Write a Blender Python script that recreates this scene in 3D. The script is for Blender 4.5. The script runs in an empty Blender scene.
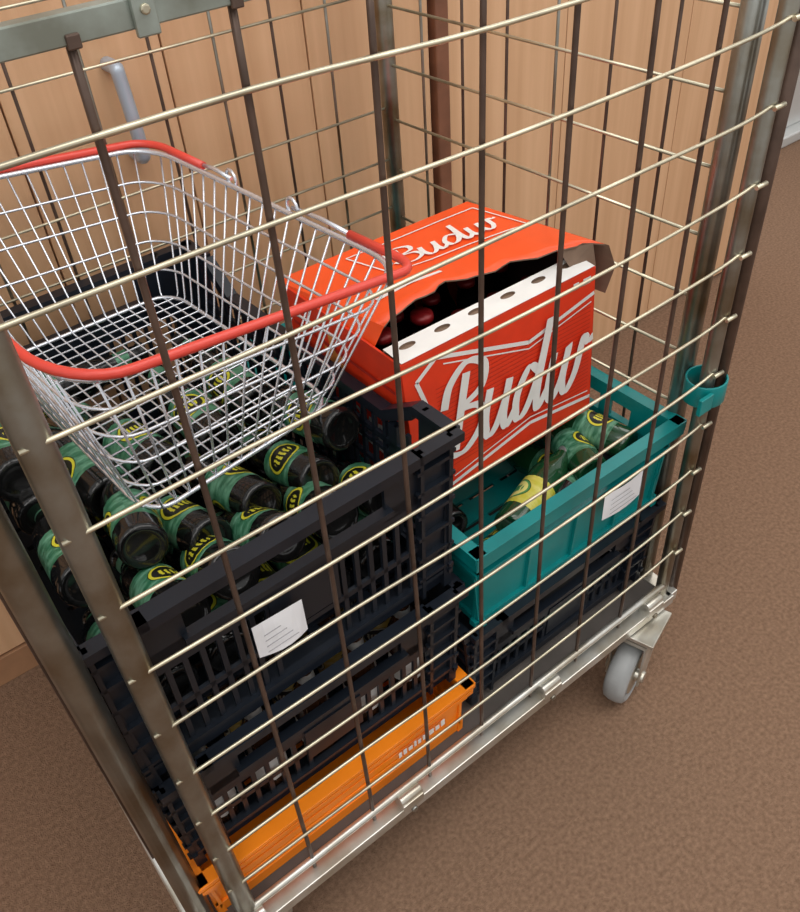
import bpy, math, random, bmesh
from mathutils import Vector, Matrix
random.seed(7)
ZB=0.20
sc=bpy.context.scene
try:
    sc.view_settings.view_transform='Standard'
except Exception: pass

# ---------------- materials
def mat(name,col,rough=0.5,metal=0.0,var=0.0,vscale=20,bump=0.0,bscale=200,col2=None,stretch=(1,1,1),spec=0.5,coat=0.0,p0=.35,p1=.65):
    m=bpy.data.materials.new(name); m.use_nodes=True
    nt=m.node_tree; b=nt.nodes['Principled BSDF']
    b.inputs['Base Color'].default_value=(*col,1); b.inputs['Roughness'].default_value=rough
    b.inputs['Metallic'].default_value=metal
    b.inputs['Specular IOR Level'].default_value=spec
    b.inputs['Coat Weight'].default_value=coat
    tc=nt.nodes.new('ShaderNodeTexCoord'); mp=nt.nodes.new('ShaderNodeMapping')
    mp.inputs['Scale'].default_value=stretch
    nt.links.new(tc.outputs['Object'],mp.inputs['Vector'])
    if var>0 or col2:
        n=nt.nodes.new('ShaderNodeTexNoise'); n.inputs['Scale'].default_value=vscale; n.inputs['Detail'].default_value=6
        nt.links.new(mp.outputs['Vector'],n.inputs['Vector'])
        r=nt.nodes.new('ShaderNodeValToRGB')
        c2=col2 if col2 else tuple(c*(1-var) for c in col)
        r.color_ramp.elements[0].position=p0; r.color_ramp.elements[1].position=p1
        r.color_ramp.elements[0].color=(*c2,1); r.color_ramp.elements[1].color=(*col,1)
        nt.links.new(n.outputs['Fac'],r.inputs['Fac']); nt.links.new(r.outputs['Color'],b.inputs['Base Color'])
    if bump>0:
        n2=nt.nodes.new('ShaderNodeTexNoise'); n2.inputs['Scale'].default_value=bscale; n2.inputs['Detail'].default_value=4
        nt.links.new(mp.outputs['Vector'],n2.inputs['Vector'])
        bp=nt.nodes.new('ShaderNodeBump'); bp.inputs['Strength'].default_value=bump; bp.inputs['Distance'].default_value=0.005
        nt.links.new(n2.outputs['Fac'],bp.inputs['Height']); nt.links.new(bp.outputs['Normal'],b.inputs['Normal'])
    return m
def label_mat(name,base,base2,ring,core,text,su=2.0):
    m=bpy.data.materials.new(name); m.use_nodes=True; nt=m.node_tree; L=nt.links; N=nt.nodes
    b=N['Principled BSDF']; b.inputs['Roughness'].default_value=.33
    uv=N.new('ShaderNodeUVMap'); sp=N.new('ShaderNodeSeparateXYZ'); L.new(uv.outputs[0],sp.inputs[0])
    def mth(op,a,bv=None):
        n=N.new('ShaderNodeMath'); n.operation=op
        if hasattr(a,'is_linked') or hasattr(a,'links'): L.new(a,n.inputs[0])
        else: n.inputs[0].default_value=a
        if bv is not None:
            if hasattr(bv,'links'): L.new(bv,n.inputs[1])
            else: n.inputs[1].default_value=bv
        return n.outputs[0]
    fu=mth('SUBTRACT',mth('FRACT',mth('MULTIPLY',sp.outputs[0],su)),.5)
    fv=mth('SUBTRACT',sp.outputs[1],.5)
    du=mth('MULTIPLY',fu,1.25); dv=mth('MULTIPLY',fv,1.05)
    d=mth('SQRT',mth('ADD',mth('MULTIPLY',du,du),mth('MULTIPLY',dv,dv)))
    r=N.new('ShaderNodeValToRGB'); r.color_ramp.interpolation='CONSTANT'
    e=r.color_ramp.elements; e[0].position=0; e[0].color=(*text,1); e[1].position=.13; e[1].color=(*core,1)
    x=e.new(.31); x.color=(*ring,1); x=e.new(.36); x.color=(0.003,0.02,0.01,1)
    L.new(d,r.inputs['Fac'])
    w=N.new('ShaderNodeTexWave'); w.inputs['Scale'].default_value=9; w.inputs['Distortion'].default_value=3; L.new(uv.outputs[0],w.inputs['Vector'])
    gt=mth('GREATER_THAN',w.outputs['Fac'],.42); inn=mth('LESS_THAN',d,.22)
    vband=mth('LESS_THAN',mth('ABSOLUTE',fv),.12)
    tx=mth('MULTIPLY',mth('MULTIPLY',gt,inn),vband)
    nz=N.new('ShaderNodeTexNoise'); nz.inputs['Scale'].default_value=7; nz.inputs['Detail'].default_value=4; L.new(uv.outputs[0],nz.inputs['Vector'])
    rb=N.new('ShaderNodeValToRGB'); rb.color_ramp.elements[0].color=(*base,1); rb.color_ramp.elements[1].color=(*base2,1)
    rb.color_ramp.elements[0].position=.42; rb.color_ramp.elements[1].position=.70; L.new(nz.outputs['Fac'],rb.inputs['Fac'])
    isl=mth('LESS_THAN',d,.38)
    m1=N.new('ShaderNodeMix'); m1.data_type='RGBA'; L.new(isl,m1.inputs[0]); L.new(rb.outputs[0],m1.inputs[6]); L.new(r.outputs[0],m1.inputs[7])
    m2=N.new('ShaderNodeMix'); m2.data_type='RGBA'; L.new(tx,m2.inputs[0]); L.new(m1.outputs[2],m2.inputs[6]); m2.inputs[7].default_value=(*ring,1)
    L.new(m2.outputs[2],b.inputs['Base Color'])
    return m
M={}
M['wood']=mat('wood_panel',(0.70,0.435,0.255),0.42,col2=(0.54,0.31,0.165),vscale=2.2,stretch=(14,14,0.6),bump=0.04,bscale=30,p0=.25,p1=.75)
M['trim']=mat('trim_wood',(0.22,0.09,0.05),0.4,var=0.3)
M['plinth']=mat('plinth_wood',(0.40,0.21,0.11),0.5,var=0.2)
M['carpet']=mat('carpet',(0.305,0.190,0.125),0.95,col2=(0.185,0.110,0.070),vscale=150,bump=0.9,bscale=420,spec=0.1,p0=.3,p1=.7)
M['zinc']=mat('zinc_wire',(0.72,0.66,0.49),0.32,0.8,var=0.4,vscale=15)
M['zincd']=mat('zinc_wire_shaded',(0.13,0.085,0.065),0.42,0.5,var=0.4,vscale=25)  # rust-dark zinc for wires out of the light; shade put into the colour
M['tube']=mat('galvanised_tube',(0.36,0.37,0.34),0.33,0.9,vscale=12,col2=(0.19,0.15,0.095))
M['bar']=mat('galvanised_bar',(0.38,0.43,0.39),0.35,0.7,vscale=20,col2=(0.21,0.22,0.18))
M['base']=mat('galvanised_base',(0.66,0.66,0.62),0.33,0.75,vscale=18,col2=(0.46,0.42,0.34))
M['black']=mat('black_plastic',(0.010,0.014,0.022),0.36,var=0.3,vscale=8,spec=.4)
M['teal']=mat('teal_plastic',(0.0,0.235,0.235),0.35,var=0.25,vscale=9)
M['orange']=mat('orange_plastic',(1.0,0.26,0.006),0.4,var=0.10,vscale=9)
M['redh']=mat('red_handle',(0.66,0.06,0.04),0.33)
M['chrome']=mat('chrome_wire',(0.70,0.73,0.79),0.27,0.75)
M['box']=mat('red_carton',(0.80,0.043,0.010),0.42,var=0.12,vscale=30)
M['boxtop']=mat('orange_red_carton',(0.92,0.090,0.012),0.36,var=0.1,vscale=14)
M['boxdk']=mat('carton_dark_print',(0.45,0.02,0.01),0.5)
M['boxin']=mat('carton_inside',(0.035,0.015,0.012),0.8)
M['card']=mat('cardboard',(0.24,0.155,0.105),0.8,var=0.3)
M['white']=mat('white_card',(0.80,0.78,0.75),0.5,var=0.06,vscale=30)
M['paper']=mat('paper_label',(0.82,0.83,0.86),0.6)
M['ink']=mat('printed_ink',(0.35,0.35,0.38),0.6)
M['glass']=mat('dark_bottle_glass',(0.006,0.006,0.006),0.12,spec=0.45,coat=0.25)
M['bglass']=mat('brown_bottle_glass',(0.045,0.018,0.008),0.12,spec=0.5,coat=0.25)
M['gglass']=mat('green_bottle_glass',(0.008,0.050,0.018),0.12,spec=0.5,coat=0.3)
M['green']=label_mat('green_label',(0.025,0.14,0.07),(0.20,0.44,0.30),(0.64,0.60,0.04),(0.008,0.010,0.008),(0.008,0.010,0.008))
M['foil']=mat('green_neck_foil',(0.04,0.18,0.09),0.3,col2=(0.15,0.36,0.23),vscale=30,metal=0.2)
M['yellow']=label_mat('yellow_label',(0.50,0.48,0.05),(0.62,0.58,0.16),(0.05,0.25,0.08),(0.66,0.64,0.2),(0.04,0.20,0.08))
M['amber']=label_mat('amber_label',(0.50,0.33,0.05),(0.62,0.50,0.25),(0.55,0.50,0.40),(0.02,0.02,0.02),(0.05,0.02,0.01))
M['silver']=mat('silver_foil',(0.55,0.58,0.58),0.3,0.6,var=.5,vscale=60)
M['cap']=mat('bottle_cap',(0.02,0.02,0.02),0.3,0.3)
M['redcap']=mat('red_bottle_cap',(0.22,0.008,0.010),0.35,0.2)
M['wheel']=mat('grey_wheel',(0.34,0.35,0.35),0.45,var=0.25)
M['handle']=mat('blue_grey_handle',(0.42,0.48,0.56),0.35,0.3)
M['deck']=mat('deck_board',(0.10,0.085,0.075),0.7,var=0.3)
M['beige']=mat('pale_steel',(0.62,0.63,0.62),0.35,0.3)
M['yell_pic']=mat('amber_print',(0.75,0.28,0.06),0.5)

# ---------------- mesh builder
class MB:
    def __init__(s): s.v=[];s.f=[];s.m=[];s.mats=[];s.T=Matrix.Identity(4);s.sm=[];s.uv={}
    def mi(s,k):
        if k not in s.mats: s.mats.append(k)
        return s.mats.index(k)
    def add(s,vs,fs,k,smooth=False,uv=None):
        o=len(s.v); s.v+= [s.T@Vector(p) for p in vs]
        i=s.mi(k)
        for f in fs:
            if uv: s.uv[len(s.f)]=uv
            s.f.append([o+a for a in f]); s.m.append(i); s.sm.append(smooth)
    def box(s,x0,x1,y0,y1,z0,z1,k,R=None):
        vs=[(x,y,z) for x in(x0,x1) for y in(y0,y1) for z in(z0,z1)]
        if R is not None: vs=[R@Vector(p) for p in vs]
        s.add(vs,[(0,1,3,2),(4,6,7,5),(0,4,5,1),(2,3,7,6),(0,2,6,4),(1,5,7,3)],k)
    def tube(s,pts,r,k,n=8,closed=False):
        P=[Vector(p) for p in pts]; N=len(P); vs=[]
        ref=Vector((0.123,0.371,0.92)).normalized(); prev=None
        for i in range(N):
            if closed: t=(P[(i+1)%N]-P[i-1]).normalized()
            else: t=(P[min(i+1,N-1)]-P[max(i-1,0)]).normalized()
            if prev is None: a=t.cross(ref).normalized()
            else: a=(prev-t*prev.dot(t)).normalized()
            prev=a; b=t.cross(a)
            for j in range(n):
                q=2*math.pi*j/n; vs.append(P[i]+r*(math.cos(q)*a+math.sin(q)*b))
        fs=[]
        for i in range(N if closed else N-1):
            for j in range(n):
                i2=(i+1)%N
                fs.append((i*n+j,i*n+(j+1)%n,i2*n+(j+1)%n,i2*n+j))
        s.add(vs,fs,k,True)
        if not closed:
            s.add(vs[:n],[tuple(range(n))[::-1]],k); s.add(vs[-n:],[tuple(range(n))],k)
    def lathe(s,prof,mats,n=20,lab=None):
        vs=[]
        for r,z in prof:
            for j in range(n):
                q=2*math.pi*j/n; vs.append((r*math.cos(q),r*math.sin(q),z))
        for i in range(len(prof)-1):
            for j in range(n):
                a=i*n+j;b=i*n+(j+1)%n; uv=None
                if lab and lab[0]<=i<=lab[1]:
                    zz0=prof[lab[0]][1]; zz1=prof[lab[1]+1][1]
                    v0=(prof[i][1]-zz0)/(zz1-zz0); v1=(prof[i+1][1]-zz0)/(zz1-zz0)
                    uv=[(j/n,v0),((j+1)/n,v0),((j+1)/n,v1),(j/n,v1)]
                s.add([vs[a],vs[b],vs[b+n],vs[a+n]],[(0,1,2,3)],mats[i],True,uv)
    def obj(s,name,parent=None,bevel=0):
        me=bpy.data.meshes.new(name); me.from_pydata([tuple(v) for v in s.v],[],s.f)
        for k in s.mats: me.materials.append(M[k])
        for p,i,sm in zip(me.polygons,s.m,s.sm): p.material_index=i; p.use_smooth=sm
        if s.uv:
            ul=me.uv_layers.new(name='UVMap')
            for fi,uv in s.uv.items():
                for li,c in zip(me.polygons[fi].loop_indices,uv): ul.data[li].uv=c
        bm=bmesh.new(); bm.from_mesh(me)
        bmesh.ops.remove_doubles(bm,verts=bm.verts,dist=1e-6)
        bmesh.ops.recalc_face_normals(bm,faces=bm.faces)
        bm.to_mesh(me); bm.free()
        o=bpy.data.objects.new(name,me); sc.collection.objects.link(o)
        if bevel:
            b=o.modifiers.new('bevel','BEVEL'); b.width=bevel; b.segments=2; b.limit_method='ANGLE'; b.angle_limit=math.radians(50)
        if parent: o.parent=parent
        else: o.location.z+=ZB
        return o
def empty(name):
    e=bpy.data.objects.new(name,None); sc.collection.objects.link(e); e.location=(0,0,ZB); e.empty_display_size=.1
    return e
def catmull(pts,n=8,closed=False):
    P=[Vector(p) for p in pts]; out=[]; N=len(P)
    rng=range(N) if closed else range(N-1)
    for i in rng:
        if closed: a,b,c,d=P[i-1],P[i],P[(i+1)%N],P[(i+2)%N]
        else: a,b,c,d=P[max(i-1,0)],P[i],P[i+1],P[min(i+2,N-1)]
        for k in range(n):
            t=k/n
            out.append(0.5*((2*b)+(c-a)*t+(2*a-5*b+4*c-d)*t*t+(3*b-a-3*c+d)*t**3))
    if not closed: out.append(P[-1])
    return out

# ---------------- room
b=MB(); b.box(-4,8,-4,6,-0.24,-0.20,'carpet'); b.obj('floor')
b=MB(); WY=0.745
b.box(-3,2.12,WY+0.012,WY+0.06,-0.2,1.35,'plinth')
xs=[-3,-2.1,-1.2,-0.62,-0.02,0.22,0.46,0.70,0.95]
for x0,x1 in zip(xs[:-1],xs[1:]): b.box(x0+.0015,x1-.0015,WY,WY+.014,-0.13,1.33,'wood')
xs=[0.99,1.30,1.70,2.12]
for x0,x1 in zip(xs[:-1],xs[1:]): b.box(x0+.0012,x1-.0012,WY,WY+.014,-0.19,1.33,'wood')
b.box(-3,0.95,WY-.004,WY+.012,-0.2,-0.135,'plinth')
b.obj('wall_back',bevel=.001)
b=MB(); b.box(0.956,0.986,WY-.012,WY+.012,-0.2,1.35,'trim'); b.obj('trim_1',bevel=.003)
b=MB(); b.box(-3,2.15,WY-.02,WY+.3,1.351,1.39,'plinth'); b.obj('trim_2',bevel=.004)
b=MB()
for i in range(8): b.box(1.0+i*.8,1.795+i*.8,2.6,2.65,-0.2,2.2,'wood')
b.obj('wall_far')
b=MB()
b.tube(catmull([(.375,WY,.795),(.375,WY-.03,.795),(.375,WY-.036,.785),(.380,WY-.036,.69),(.380,WY-.03,.67),(.380,WY,.67)],6),.010,'handle',10)
b.obj('door_handle')
b=MB()
b.box(2.95,3.35,1.15,1.5,-0.2,-0.16,'beige'); b.box(3.0,3.30,1.2,1.45,-0.16,0.5,'beige'); b.box(2.93,3.37,1.13,1.52,0.5,0.54,'beige')
b.obj('display_plinth',bevel=.006)

# ---------------- roll cage
cage=empty('roll_cage_trolley')
XL,XR,YB=-0.060,0.815,0.676
GR=.0875; H0=0.97-GR*10
hz=[H0+GR*i for i in range(17)]
b=MB()
for i,z in enumerate(hz):
    if z<1.02 and z>0.04:
        s=.0025*math.sin(i*2.1)
        b.tube(catmull([(-.012,-.004,z),(.2,-.006,z+s),(.4,-.007,z-.003-s),(.6,-.006,z-.003-s),(.75,-.005,z),(.815,-.004,z+.006)],4),.0021,'zinc',8)
        b.tube([(.803,-.010,z+.005),(.820,-.011,z+.006)],.0030,'zinc',8)
b.obj('front_gate_horizontal_wires',cage)
b=MB()
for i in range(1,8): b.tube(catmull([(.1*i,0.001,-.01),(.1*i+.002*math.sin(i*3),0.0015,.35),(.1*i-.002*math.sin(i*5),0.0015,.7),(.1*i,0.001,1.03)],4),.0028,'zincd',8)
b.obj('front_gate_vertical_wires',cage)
b=MB()
b.tube([(0,0.006,-.03),(0,0.006,1.05)],.0135,'tube',14)
b.tube([(.812,0.004,-.03),(.812,0.004,1.05)],.0105,'tube',14)
b.box(-.01,.82,-.006,.006,1.020,1.036,'bar')
for x in (.142,.55): 
    b.box(x-.007,x+.007,-.010,-.006,1.016,1.05,'bar'); b.tube([(x,-.012,1.03),(x,-.008,1.03)],.003,'zinc')
for i in range(1,8): b.box(.1*i-.004,.1*i+.004,-.008,-.005,1.018,1.026,'zincd')
b.tube([(0,0,.012),(.81,0,.012)],.0055,'base',10)
b.obj('front_gate_frame',cage,bevel=.001)
b=MB(); top=1.42
posts=[(XL+.012,.026),(XR+.012,.052),(XL,YB),(XR-.01,YB)]
for (x,y) in posts: b.tube([(x,y,-.04),(x,y,top)],.0145,'tube',14)
b.tube([(XR+.026,.004,-.03),(XR+.026,.004,top)],.010,'zincd',12)
b.tube([(XL,.03,top),(XL,YB,top)],.0145,'tube',12); b.tube([(XR+.012,.052,top),(XR-.01,YB,top)],.0145,'tube',12)
b.tube([(XL,YB,top),(XR-.01,YB,top)],.0145,'tube',12)
b.tube([(XL,.03,.0),(XL,YB,.0)],.009,'base',12)
b.obj('side_and_back_frame',cage)
b=MB()
for i,z in enumerate([H0+GR*j for j in range(16)]):
    if z<.04: continue
    b.tube([(XL,.03,z),(XL,YB,z)],.0023,'zinc',6)
    b.tube([(XR+.012,.052,z),(XR-.01,YB,z)],.0023,'zinc',6)
    b.tube([(XL,YB-.002,z+.02),(XR-.01,YB-.002,z+.02)],.0023,'zinc',6)
b.obj('rear_horizontal_wires',cage)
b=MB()
for i in range(1,9):
    x=XL+i*.095
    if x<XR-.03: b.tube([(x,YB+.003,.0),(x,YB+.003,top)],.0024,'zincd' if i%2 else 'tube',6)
for i in range(1,7):
    y=.052+i*.09; xx=XR+.012-.022*(y-.052)/.62
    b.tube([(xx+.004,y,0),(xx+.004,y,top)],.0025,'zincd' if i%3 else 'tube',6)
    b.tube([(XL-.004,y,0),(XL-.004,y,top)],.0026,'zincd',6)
b.obj('rear_vertical_wires',cage)
b=MB()
b.box(-.055,.822,-.016,.010,-.032,-.012,'base')
b.box(-.055,.835,YB-.01,YB+.015,-.040,-.012,'base')
b.box(-.066,-.043,-.012,YB+.01,-.034,-.012,'base'); b.box(.812,.836,-.012,YB+.01,-.034,-.012,'base')
for i in range(7): b.box(-.040,.812,.015+i*.095,.10+i*.095,-.026,-.013,'deck')
for x in (.0,.255,.53,.77):
    b.box(x-.018,x+.018,-.020,.004,-.014,.004,'base'); b.tube([(x-.018,-.010,.006),(x+.018,-.010,.006)],.008,'base',10)
    b.tube([(x,-.016,-.02),(x,-.022,-.02)],.005,'tube',8)
b.obj('base_frame',cage,bevel=.0015)
for ci,(cx,cy,ang) in enumerate([(.755,-.002,3.45),(.03,.03,3.9),(.765,.63,.2),(.03,.63,.8)]):
    b=MB(); b.T=Matrix.Translation((cx,cy,0))@Matrix.Rotation(ang,4,'Z')
    b.box(-.042,.042,-.018 if ci==0 else -.04,.04,-.044,-.036,'base')
    b.tube([(0,0,-.06),(0,0,-.045)],.026,'base',16)
    zc=-.14
    for s in(-1,1):
        vs=[(-.03,s*.026,-.06),(.034,s*.026,-.06),(.016+.03,s*.026,zc-.012),(-.016+.03,s*.026,zc-.012)]
        vs2=[(x,y+s*.004,z) for x,y,z in vs]
        b.add(vs+vs2,[(0,1,2,3),(4,7,6,5),(0,4,5,1),(1,5,6,2),(2,6,7,3),(3,7,4,0)],'base')
    b.box(-.034,.034,-.030,.030,-.066,-.058,'base')
    T0=b.T; b.T=T0@Matrix.Translation((.03,0,zc))@Matrix.Rotation(math.pi/2,4,'X')
    b.lathe([(.012,-.019),(.038,-.019),(.040,-.014),(.050,-.020),(.057,-.016),(.060,-.006),(.060,.006),(.057,.016),(.050,.020),(.040,.014),(.038,.019),(.012,.019)],['base']+['wheel']*9+['base'],28)
    b.T=T0; b.tube([(.03,-.034,zc),(.03,.034,zc)],.011,'base',12)
    b.obj('caster_%d'%(ci+1),cage,bevel=.001)

# ---------------- crates
def crate(M4,W,L,H,k,style):
    b=MB(); t=.005; tp=.006 if style=='grooved' else .012
    defs=[('S',lambda u,z,n:(u,0-n,z),W),('S',lambda u,z,n:(u,L+n,z),W),('L',lambda u,z,n:(0-n,u,z),L),('L',lambda u,z,n:(W+n,u,z),L)]
    def hexa(fn,u0,u1,z00,z01,z10,z11,n0,n1,kk=None):
        def q(u,z,n): return fn(u,z,n-(1-z/H)*tp)
        vs=[q(u0,z00,n0),q(u0,z01,n0),q(u1,z10,n0),q(u1,z11,n0),q(u0,z00,n1),q(u0,z01,n1),q(u1,z10,n1),q(u1,z11,n1)]
        b.add(vs,[(0,1,3,2),(4,6,7,5),(0,4,5,1),(2,3,7,6),(0,2,6,4),(1,5,7,3)],kk or k)
    def rb(fn,u0,u1,z0,z1,n0=-t,n1=0,kk=None): hexa(fn,u0,u1,z0,z1,z0,z1,n0,n1,kk)
    for typ,fn,Lw in defs:
        e=.012
        if style=='lattice':
            dip=.038 if typ=='L' else 0
            c=.050
            for (a0,a1,sg) in((e*.3,c,1),(Lw-c,Lw-e*.3,-1)):
                rb(fn,a0,a1,0,H-.004)
                for zz in (.15,.3,.45,.6,.75,.88): rb(fn,a0-.004,a1,H*zz-.0025,H*zz+.0025,0,.007)
                rb(fn,a0,a0+.005,0,H,0,.007); rb(fn,a1-.005,a1,0,H,0,.007)
                rb(fn,a0-.004,a1+.012,H-.012,H,-t,.012)
            rb(fn,c,Lw-c,0,.028); rb(fn,0,Lw,.024,.030,0,.006)
            Ht=H-dip
            if typ=='S':
                h0,h1=Lw*.22,Lw*.78
                rb(fn,c,Lw-c,H-.014,H,-t-.004,.012)
                rb(fn,c,h0,H-.080,H-.014); rb(fn,h1,Lw-c,H-.080,H-.014)
                rb(fn,h0-.006,h1+.006,H-.066,H-.058,-t,.008)
                rb(fn,c,Lw-c,H-.095,H-.062)
                rb(fn,Lw*.42,Lw*.62,H-.15,H-.085,-t,.002)
                ztop=H-.095
                u=c+.012
                while u<Lw-c-.004:
                    if not(Lw*.42<u<Lw*.62): rb(fn,u,u+.006,.028,ztop)
                    u+=.019
                rb(fn,c,Lw-c,(ztop+.028)/2-.004,(ztop+.028)/2+.004)
            else:
                s0,s1=c+.012,c+.07
                hexa(fn,s0,s1,H-.02,H,Ht-.016,Ht,-t,.012); hexa(fn,Lw-s1,Lw-s0,Ht-.016,Ht,H-.02,H,-t,.012)
                rb(fn,s1,Lw-s1,Ht-.014,Ht,-t,.012)
                rb(fn,c,Lw-c,Ht-.045,Ht-.036)
                n=int((Lw-2*c)/.021)
                for i in range(1,n):
                    u=c+(Lw-2*c)*i/n; rb(fn,u-.003,u+.003,.028,Ht-.01)
                zz=.055
                while zz<Ht-.06: rb(fn,c,Lw-c,zz,zz+.006); zz+=.032
                for i in range(1,6):
                    u=Lw*i/6; rb(fn,u-.007,u+.007,0,Ht-.01,-t,.004)
        elif style=='solid':
            rb(fn,0,Lw,0,.012,-t,.006)
            rb(fn,.004,Lw-.004,.0,H-.055)
            rb(fn,-.012,Lw+.012,H-.012,H,-t,.014); rb(fn,-.012,Lw+.012,H-.026,H-.012,.010,.014)
            rb(fn,0,Lw,H-.058,H-.050,-t,.007)
            n=int(Lw/.09)
            if typ=='S': holes=[(Lw*.33,Lw*.67)]
            else: holes=[(Lw*i/10+.010,Lw*(i+1)/10-.012) for i in range(1,9)]
            u=.004
            for h0,h1 in holes: rb(fn,u,h0,H-.055,H-.012); rb(fn,h0,h1,H-.022,H-.012); u=h1
            rb(fn,u,Lw-.004,H-.055,H-.012)
            for i in range(0,n+1):
                uu=.008+(Lw-.016)*i/n; rb(fn,uu-.002,uu+.002,.0,H-.055,0,.005)
        elif style=='grooved':
            rb(fn,0,Lw,0,.024,-t,.004)
            rb(fn,-.012,Lw+.012,H-.008,H,-t,.014)
            rb(fn,-.010,Lw+.010,H-.024,H-.016,-t,.012)
            rb(fn,-.004,Lw+.004,H-.038,H-.032,-t,.007)
            for (a0,a1) in((.0,.05),(Lw-.05,Lw),(Lw*.42,Lw*.62)): rb(fn,a0,a1,0,H-.008)
            for zz in (.030,.050): rb(fn,.04,Lw-.04,zz,zz+.015,-t,.003)
            n=int(Lw/.03)
            for i in range(1,n): u=Lw*i/n; rb(fn,u-.002,u+.002,.01,H-.01)
            rb(fn,0,Lw,H-.050,H-.008,-t,0)
    for i in range(12): y=tp+.004+(L-2*tp-.02)*i/12; b.box(tp,W-tp,y,y+(L-2*tp)/12-.010,.001,.006,k)
    for i in range(6): x=tp+.004+(W-2*tp-.02)*i/5; b.box(x-.004,x+.010,tp,L-tp,.0,.004,k)
    b.box(tp,tp+.02,tp,L-tp,0,.008,k); b.box(W-tp-.02,W-tp,tp,L-tp,0,.008,k)
    b.v=[M4@v for v in b.v]
    return b
def T(x,y,z,r=0): return Matrix.Translation((x,y,z))@Matrix.Rotation(math.radians(r),4,'Z')

b=crate(T(-.030,.028,-.012),.418,.61,.117,'orange','grooved')
random.seed(3)
x=.265
while x<.345:
    w=random.uniform(.004,.009); b.box(x,x+w,.0215,.0225,.048,.048+random.uniform(.008,.014),'white'); x+=w+.003
b.obj('orange_plastic_crate',bevel=.001)
b=crate(T(-.030,.036,.106),.420,.60,.198,'black','lattice'); b.obj('black_plastic_crate')
UC=T(-.036,.036,.306,1.0)
b=crate(UC,.430,.60,.250,'black','lattice')
b.T=UC
vs=[]
for i in range(6):
    for j in range(2): vs.append((.152+.060*i/5,-.009-.006*math.sin(i/5*math.pi)*(1-j),.108+.050*j-.004*i/5))
b.add(vs,[(2*i,2*i+2,2*i+3,2*i+1) for i in range(5)],'paper')
for j in range(4): b.box(.160,.198-.006*j,-.0168,-.0163,.118+.009*j,.1190+.009*j,'ink')
b.obj('black_plastic_crate')
b=crate(T(.414,.040,-.006),.392,.60,.185,'black','lattice'); b.obj('black_plastic_crate')
b=crate(T(.424,.036,.184),.378,.60,.166,'teal','solid')
b.T=Matrix.Identity(4)
vs=[]
for i in range(6):
    for j in range(2): vs.append((.650+.080*i/5,.024-.004*math.sin(i/5*math.pi),.256+.050*j))
b.add(vs,[(2*i,2*i+2,2*i+3,2*i+1) for i in range(5)],'paper')
for j in range(4): b.box(.660,.717-.006*j,.0192,.0196,.265+.009*j,.2660+.009*j,'ink')
b.obj('teal_plastic_crate',bevel=.001)

# ---------------- bottles
def bottle(b,Mx,glass='glass',lab='green',cap='cap',n=20,roll=0,neck='foil'):
    old=b.T; b.T=Mx@Matrix.Rotation(roll,4,'Z')
    pr=[(.0,.006),(.018,.005),(.025,.0),(.029,.003),(.0300,.010),(.0302,.034),(.0302,.056),(.0302,.078),(.0302,.098),(.0300,.104),(.0300,.125),(.027,.145),(.018,.168),(.0145,.185),(.0142,.19),(.0142,.205),(.0135,.222),(.0150,.2225),(.0155,.226),(.0145,.232),(.0,.233)]
    ms=[glass]*5+[lab]*3+[glass]*5+[neck]*2+[glass]*2+[cap]*3
    b.lathe(pr,ms,n,(5,7)); b.T=old
def orient(p,axis):
    a=Vector(axis).normalized(); return Matrix.Translation(p)@a.to_track_quat('Z','Y').to_matrix().to_4x4()
random.seed(11); U=random.uniform
b=MB()
for j,y in enumerate([.10,.34]):
    for i,x in enumerate([.035,.105,.175,.245,.315]):
        bottle(b,orient((x+.005,y,.352),(U(-.05,.05),1,.01)),roll=U(0,6))
for i,x in enumerate([.008,.072,.137,.203,.269,.335]):
    bottle(b,orient((x,.088+U(-.006,.016),.476+U(-.022,.010)),(U(-.14,.14),1,U(-.66,-.36)))@Matrix.Scale(U(.92,1),4),roll=U(0,6))
for i,x in enumerate([.005,.073,.145,.218,.292,.345]):
    bottle(b,orient((x+.003,.180+U(-.014,.018),.490 if (x<.08 or x>.33) else .456),(U(-.2,.2),1,U(-.34,-.20)))@Matrix.Scale(U(.92,1),4),roll=U(0,6))
for i,x in enumerate([.010,.085,.160,.235,.310]):
    bottle(b,orient((x+.004,.325+U(-.02,.02),.455),(U(-.2,.2),1,U(-.06,.0))),roll=U(0,6))
bottle(b,orient((.03,.595,.440),(1,.0,.02)),roll=2.2)
bottle(b,orient((.010,.36,.500),(-.03,.9,-.05)),roll=1.0)
b.obj('beer_bottles')
b=MB()
for j in range(8):
    for i in range(5):
        bottle(b,Matrix.Translation((.030+i*.075,.078+j*.0715,.116))@Matrix.Scale(.80,4),n=14,roll=U(0,6),glass='bglass',lab='amber' if (i*3+j)%3 else 'white',cap='cap',neck='silver')
b.obj('beer_bottles')
b=MB()
for p,a,g,l in [((.465,.085,.235),(1,.12,.02),'glass','green'),((.52,.078,.286),(.9,.28,.06),'gglass','yellow'),((.70,.10,.235),(-.15,1,.0),'gglass','green'),((.765,.10,.235),(0,1,0),'glass','green'),((.62,.085,.262),(1,.15,.05),'glass','green'),((.760,.072,.300),(-.22,1,.03),'gglass','green'),((.68,.070,.296),(.35,1,-.1),'gglass','green'),((.465,.13,.285),(.1,1,-.1),'glass','green'),((.66,.36,.235),(0,1,0),'glass','green'),((.52,.36,.235),(0,1,0),'glass','green'),((.76,.36,.25),(0,1,0),'gglass','green'),((.775,.38,.30),(-.05,-1,0),'glass','green')]:
    bottle(b,orient(p,a)@Matrix.Scale(.88,4),glass=g,lab=l,roll=U(0,6),neck='silver' if l=='yellow' else 'foil')
b.obj('beer_bottles')

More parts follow.
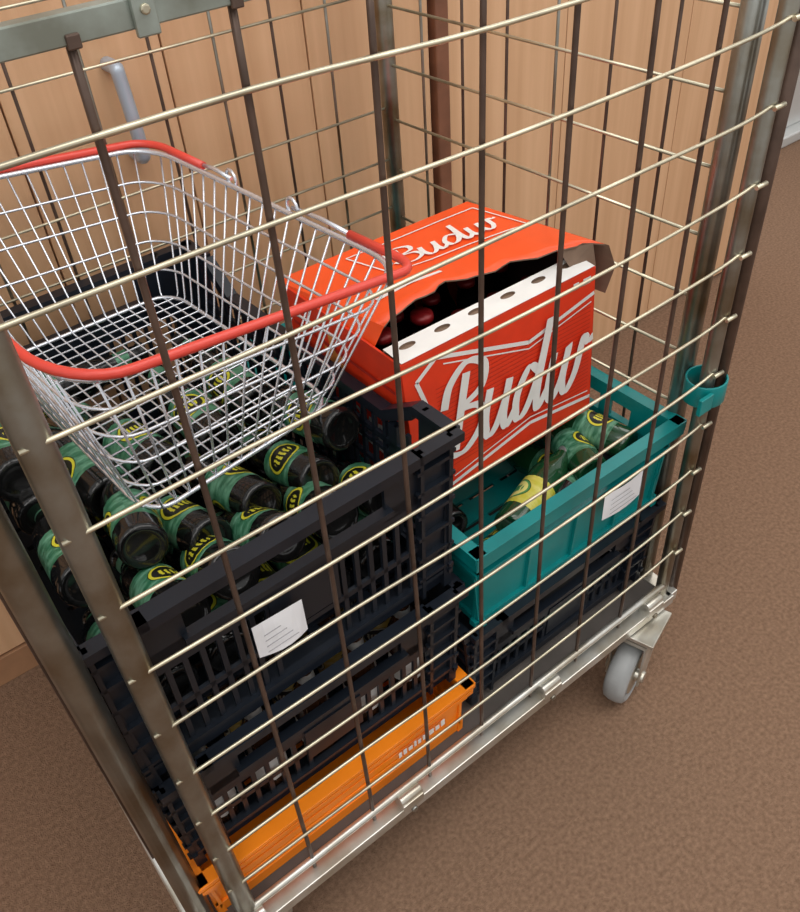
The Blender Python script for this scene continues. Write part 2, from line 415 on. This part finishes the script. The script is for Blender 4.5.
# ---------------- shopping basket
def rr(rad=.12,n=6):
    out=[]
    for cx,cy,a0 in((1-rad,1-rad,0),(rad,1-rad,90),(rad,rad,180),(1-rad,rad,270)):
        for i in range(n+1):
            a=math.radians(a0+90*i/n); out.append((cx+rad*math.cos(a),cy+rad*math.sin(a)))
    return out
TOP=[Vector((.062,.164,.712)),Vector((.436,.158,.686)),Vector((.374,.66,.702)),Vector((.006,.66,.740))]
BOT=[Vector((.098,.200,.503)),Vector((.358,.222,.512)),Vector((.328,.60,.515)),Vector((.070,.60,.514))]
def bil(C,u,v): return C[0]*(1-u)*(1-v)+C[1]*u*(1-v)+C[2]*u*v+C[3]*(1-u)*v
def bp(u,v,h): return bil(BOT,u,v).lerp(bil(TOP,u,v),h)
bk=empty('shopping_basket')
b=MB()
R=rr()
b.tube([bp(u,v,1) for u,v in R],.0035,'chrome',8,True)
for h in (.0,.2,.4,.6,.8): b.tube([bp(u,v,h) for u,v in R],.0018 if h else .003,'chrome',6,True)
for i in range(1,15):
    u=i/15; b.tube([bp(u,0,1),bp(u,0.0,.03),bp(u,0.01,0),bp(u,.99,0),bp(u,1,.03),bp(u,1,1)],.0014,'chrome',6)
for i in range(1,20):
    v=i/20; b.tube([bp(0,v,1),bp(0,v,.03),bp(0.01,v,0),bp(.99,v,0),bp(1,v,.03),bp(1,v,1)],.0014,'chrome',6)
b.obj('wire_body',bk)
b=MB(); up=Vector((0,0,.006))
def path(pts): return [bp(u,v,1)+up for u,v in pts]
def arc(cx,cy,r,a0,a1,n=8): return [(cx+r*math.cos(math.radians(a0+(a1-a0)*i/n)),cy+r*math.sin(math.radians(a0+(a1-a0)*i/n))) for i in range(n+1)]
r=.06
b.tube(path([(1.015,.20),(1.015,r)]+arc(1.015-r,-.015+r,r,0,-90)[1:]+arc(-.015+.17,-.015+.17,.17,270,180)+[(-.015,.30)]),.0053,'redh',10)
r=.09
b.tube(path([(1.015,.76),(1.015,1-r)]+arc(1.015-r,1.015-r,r,0,90)[1:]+arc(-.015+r,1.015-r,r,90,180)+[(-.015,.76)]),.0053,'redh',10)
b.obj('red_handles',bk)
b=MB()
for u in(-.015,1.015):
    for v in (.40,.64):
        s=.18 if v<.5 else .78
        b.tube([bp(u,s,1)+up,bp(u,(s+v)/2,1)+up*1.5,bp(u,v,1)+up],.0028,'chrome',6)
        b.tube([bp(u,v,1)+up+Vector((0,.012*math.cos(q/10*2*math.pi),.012*math.sin(q/10*2*math.pi))) for q in range(10)],.0022,'chrome',6,True)
b.obj('handle_pivots',bk)

# ---------------- beer carton (slightly skewed by handling)
cart=empty('beer_carton')
SH=Matrix.Identity(4); SH[0][2]=-.07
CO=Vector((.420,.142,.344))
cart_rot=Matrix.Translation(CO)@SH
W,D,H=.322,.258,.240
b=MB(); b.T=cart_rot
t=.003
b.box(0,W,0,t,0,H,'box')
b.box(0,t,t,D,0,H,'box'); b.box(W-t,W,t,D,0,H,'box'); b.box(0,W,D-t,D,0,H,'boxtop')
b.box(0,W,0,D,-.003,0,'box')
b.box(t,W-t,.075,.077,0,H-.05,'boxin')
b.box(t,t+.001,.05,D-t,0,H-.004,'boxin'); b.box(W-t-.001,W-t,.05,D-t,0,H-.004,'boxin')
b.obj('carton_walls',cart,bevel=.0008)
b=MB(); b.T=cart_rot
S=.034; nb=6
def q(x,y,dz=0): return (x,y,H+.002+dz+ .10*y)
for i in range(nb):
    x0=.002+(W-.004)*i/nb; x1=.002+(W-.004)*(i+1)/nb; cx=(x0+x1)/2; cy=S*.66; rad=.008
    n=16; vi=[];vo=[]
    for k in range(n):
        a=2*math.pi*(k+.5)/n; c,s_=math.cos(a),math.sin(a)
        vi.append((cx+rad*c*1.5,cy+rad*s_*.6))
        mx=((x1-x0)/2)/max(abs(c),1e-6); my=((S-cy) if s_>0 else cy)/max(abs(s_),1e-6); m=min(mx,my); vo.append((cx+c*m,cy+s_*m))
    A=[q(*p) for p in vi+vo]
    b.add(A,[(k,(k+1)%n,n+(k+1)%n,n+k) for k in range(n)],'white')
    for (px,py) in [(x0,0),(x1,0),(x1,S),(x0,S)]:
        ds=sorted(vo,key=lambda p:(p[0]-px)**2+(p[1]-py)**2)[:2]
        b.add([q(px,py),q(*ds[0]),q(*ds[1])],[(0,1,2)],'white')
    b.add([q(*p,-.0005) for p in vi]+[q(*p,-.006) for p in vi],[(k,(k+1)%n,n+(k+1)%n,n+k) for k in range(n)],'card')
    b.add([q(*p,-.004) for p in vi],[tuple(range(n))],'card')
b.box(.003,W-.003,S,S+.002,H-.06,H+.004,'card')
b.obj('inner_strip',cart)
LC={'RL':Vector((.404,.408,.584)),'RR':Vector((.732,.400,.586)),'FR':Vector((.748,.156,.602)),'FL':Vector((.422,.192,.604))}
def lid(u,v,dz=0):
    p=LC['RL']*(1-u)*(1-v)+LC['RR']*u*(1-v)+LC['FR']*u*v+LC['FL']*(1-u)*v
    p=p.copy()
    p.y+=v*v*(.028*math.sin(math.pi*min(1,u*1.15)) + .004*math.sin(u*23)+.003*math.sin(u*41+1))
    p.z+=.010*math.sin(math.pi*u)*v+.006*v*math.sin(u*9)+dz
    return p
b=MB(); nu,nv=24,10
for dz,k in((0,'boxtop'),(-.002,'card')):
    vs=[lid(i/nu,j/nv,dz) for j in range(nv+1) for i in range(nu+1)]
    b.add(vs,[(j*(nu+1)+i,j*(nu+1)+i+1,(j+1)*(nu+1)+i+1,(j+1)*(nu+1)+i) for j in range(nv) for i in range(nu)],k,True)
e0=[lid(i/nu,1) for i in range(nu+1)]; e1=[lid(i/nu,1,-.002) for i in range(nu+1)]
b.add(e0+e1,[(i,i+1,nu+2+i,nu+1+i) for i in range(nu)],'card')
vs=[]
for j in range(7):
    v=.30+.72*j/6; p=lid(1,v); vs+= [p+Vector((.002,0,-.001)),p+Vector((.012+.003*math.sin(j*1.3),-.004,-.035)),p+Vector((.010,.004,-.080-.006*math.sin(j*2)))]
b.add(vs,[(3*j+a,3*j+a+1,3*j+a+4,3*j+a+3) for j in range(6) for a in(0,1)],'card',True)
p=lid(.96,1)
b.add([p,lid(.80,1),lid(.84,1)+Vector((0,-.004,-.026)),p+Vector((.004,-.006,-.036))],[(0,1,2,3)],'card')
b.add([lid(0,0),lid(0,.5),lid(0,1),Vector((.405,.20,.572)),Vector((.4045,.30,.572)),Vector((.404,.40,.572))],[(0,1,4,5),(1,2,3,4)],'boxtop')
b.obj('torn_lid',cart)
b=MB()
for i in range(5):
    for j in range(3):
        hi=(i,j) in ((0,0),(1,0))
        base=cart_rot@Matrix.Translation((.034+i*.0625,.082+j*.062,.002))@Matrix.Scale(.985 if hi else .86,4)
        b.T=Matrix.Identity(4)
        bottle(b,base,lab='glass',cap='redcap',n=14,neck='redcap' if hi else 'glass')
b.obj('bottles',cart)
STR=[[(-.15,1.0),(-.05,1.4),(.4,1.68),(.95,1.5),(.95,1.1),(.45,.88),(.95,.75),(1.08,.35),(.65,.0),(.15,.05),(-.1,.3)],
 [(.42,1.5),(.36,.9),(.30,.1)],
 [(1.25,.95),(1.2,.4),(1.35,.03),(1.6,.15),(1.8,.6),(1.86,.95),(1.80,.3),(1.95,.03),(2.2,.3)],
 [(2.85,.8),(2.5,.95),(2.2,.5),(2.3,.05),(2.6,.15),(2.88,.8),(3.0,1.7),(2.90,.5),(3.0,.03),(3.25,.3)],
 [(3.35,.95),(3.3,.3),(3.5,.03),(3.75,.35),(3.85,.95),(3.8,.3),(4.0,.03),(4.25,.35),(4.35,.95),(4.55,.85),(4.7,.9)]]
def ribbon(b,pts,fn,w,k,vary=True,sm=8,drift=(0,0,0)):
    P=catmull([(x,y,0) for x,y in pts],sm); vs=[]; N=len(P); dr=Vector(drift)
    for i in range(N):
        d=(P[min(i+1,N-1)]-P[max(i-1,0)]).normalized()
        nn=Vector((-d.y,d.x,0)); ww=w*(.35+.65*abs(d.y)) if vary else w
        for s in(-1,1):
            p=P[i]+nn*ww*s; vs.append(Vector(fn(p.x,p.y))+dr*(i/N))
    b.add(vs,[(2*i,2*(i+1),2*(i+1)+1,2*i+1) for i in range(N-1)],k)
def aff(o,ex,ey): 
    o=Vector(o);ex=Vector(ex);ey=Vector(ey); return lambda x,y:o+ex*x+ey*y
def line(b,pts,fn,w,k='white'):
    for p,q_ in zip(pts[:-1],pts[1:]): ribbon(b,[p,q_],fn,w,k,False,1)
b=MB(); b.T=cart_rot
for i,s in enumerate(STR):
    ribbon(b,s,aff((.046,-.0016-.0006*i,.062),(.0545,0,0),(.016,0,.082)),.12,'white',drift=(0,-.0012,0))
fn=aff((0,-.0010,0),(1,0,0),(0,0,1))
line(b,[(.320,.202),(.20,.178),(.05,.228),(.018,.206),(.040,.125),(.018,.044),(.05,.012),(.20,.040),(.320,.024)],fn,.0030)
line(b,[(.06,.214),(.20,.168),(.315,.190)],fn,.0010); line(b,[(.06,.025),(.20,.050),(.315,.036)],fn,.0010)
for i in range(22): line(b,[(.045,.045+i*.0065),(.315,.045+i*.0065)],aff((0,-.0006,0),(1,0,0),(0,0,1)),.0004,'boxdk')
line(b,[(.298,.226),(.312,.226)],fn,.005); line(b,[(.280,.226),(.290,.226)],fn,.005)
b.obj('front_print',cart)
b=MB(); b.T=cart_rot
for i,s in enumerate(STR): ribbon(b,s,aff((-.0016-.0005*i,D-.03,.075),(0,-.042,0),(0,-.008,.042)),.12,'white',drift=(-.001,0,0))
fn=aff((-.0014,D,0),(0,-1,0),(0,0,1))
line(b,[(.02,.060),(.24,.060)],fn,.003); line(b,[(.02,.19),(.24,.19)],fn,.0025,'boxdk')
line(b,[(.09,.175),(.13,.175)],fn,.010,'yell_pic'); line(b,[(.11,.16),(.11,.212)],fn,.006,'yell_pic')
b.obj('side_print',cart)
b=MB()
LW,LD=.32,.22
lf=lambda x,y: lid(x/LW,1-y/LD,.0016)
for i,s in enumerate(STR): ribbon(b,s,(lambda x,y,i=i: lid((.115+.036*x+.008*y)/LW,1-(.112+.034*y)/LD,.0016+.0004*i)),.10,'white',drift=(0,0,.0008))
line(b,[(.09,.098),(.15,.098),(.21,.098),(.27,.098),(.305,.098),(.305,.15),(.305,.195),(.25,.195),(.18,.195),(.09,.195),(.09,.15),(.09,.098)],lf,.0013)
line(b,[(.03,.05),(.08,.05),(.13,.05)],lf,.0035)
b.obj('lid_print',cart)

# ---------------- teal tag wrapped on post
b=MB()
cx,cy=.820,.010
n=20; pr=[]
for rx,ry in((.030,.028),(.027,.025)):
    for h in(0,1):
        for k in range(n):
            a=2*math.pi*k/n; pr.append((cx+rx*math.cos(a),cy+ry*math.sin(a),.398+.034*h))
b.add(pr,[(k,(k+1)%n,n+(k+1)%n,n+k) for k in range(n)]+[(2*n+k,3*n+k,3*n+(k+1)%n,2*n+(k+1)%n) for k in range(n)]+[(n+k,n+(k+1)%n,3*n+(k+1)%n,3*n+k) for k in range(n)]+[(k,2*n+k,2*n+(k+1)%n,(k+1)%n) for k in range(n)],'teal',True)
b.box(cx-.046,cx-.020,cy-.028,cy-.022,.402,.428,'teal')
b.obj('teal_tag_band',bevel=.001)

# ---------------- lights
w=bpy.data.worlds.new('world'); sc.world=w; w.use_nodes=True
w.node_tree.nodes['Background'].inputs[0].default_value=(.98,.97,.96,1); w.node_tree.nodes['Background'].inputs[1].default_value=.82
def area(name,loc,sx,sy,p,col=(1,.97,.93)):
    l=bpy.data.lights.new(name,'AREA'); l.shape='RECTANGLE'; l.size=sx;l.size_y=sy;l.energy=p;l.color=col
    o=bpy.data.objects.new(name,l); o.location=loc; sc.collection.objects.link(o)
area('ceiling_light',(.3,-.4,2.9),2.2,1.4,27)
area('ceiling_light',(1.9,-1.0,2.9),2.2,1.4,28)
area('ceiling_light',(-1.2,-1.3,2.9),2.2,1.4,24)
area('ceiling_light',(3.0,1.6,2.9),2.2,1.4,26)

# ---------------- camera
X=Vector((.785,-.446,.430)).normalized(); Dn=Vector((.062,.747,.662)); Dn=(Dn-X*Dn.dot(X)).normalized()
Up=-Dn; Y=Up.cross(X).normalized()
right=Vector((X.x,Y.x,Up.x)); down=Vector((X.y,Y.y,Up.y)); fwd=Vector((X.z,Y.z,Up.z))
Mc=Matrix(((right.x,-down.x,-fwd.x,-.057),(right.y,-down.y,-fwd.y,-.500),(right.z,-down.z,-fwd.z,1.147+ZB),(0,0,0,1)))
cd=bpy.data.cameras.new('camera'); co=bpy.data.objects.new('camera',cd); sc.collection.objects.link(co)
co.matrix_world=Mc; cd.sensor_fit='HORIZONTAL'; cd.sensor_width=36; cd.lens=854/800*36; cd.clip_start=.01
sc.camera=co
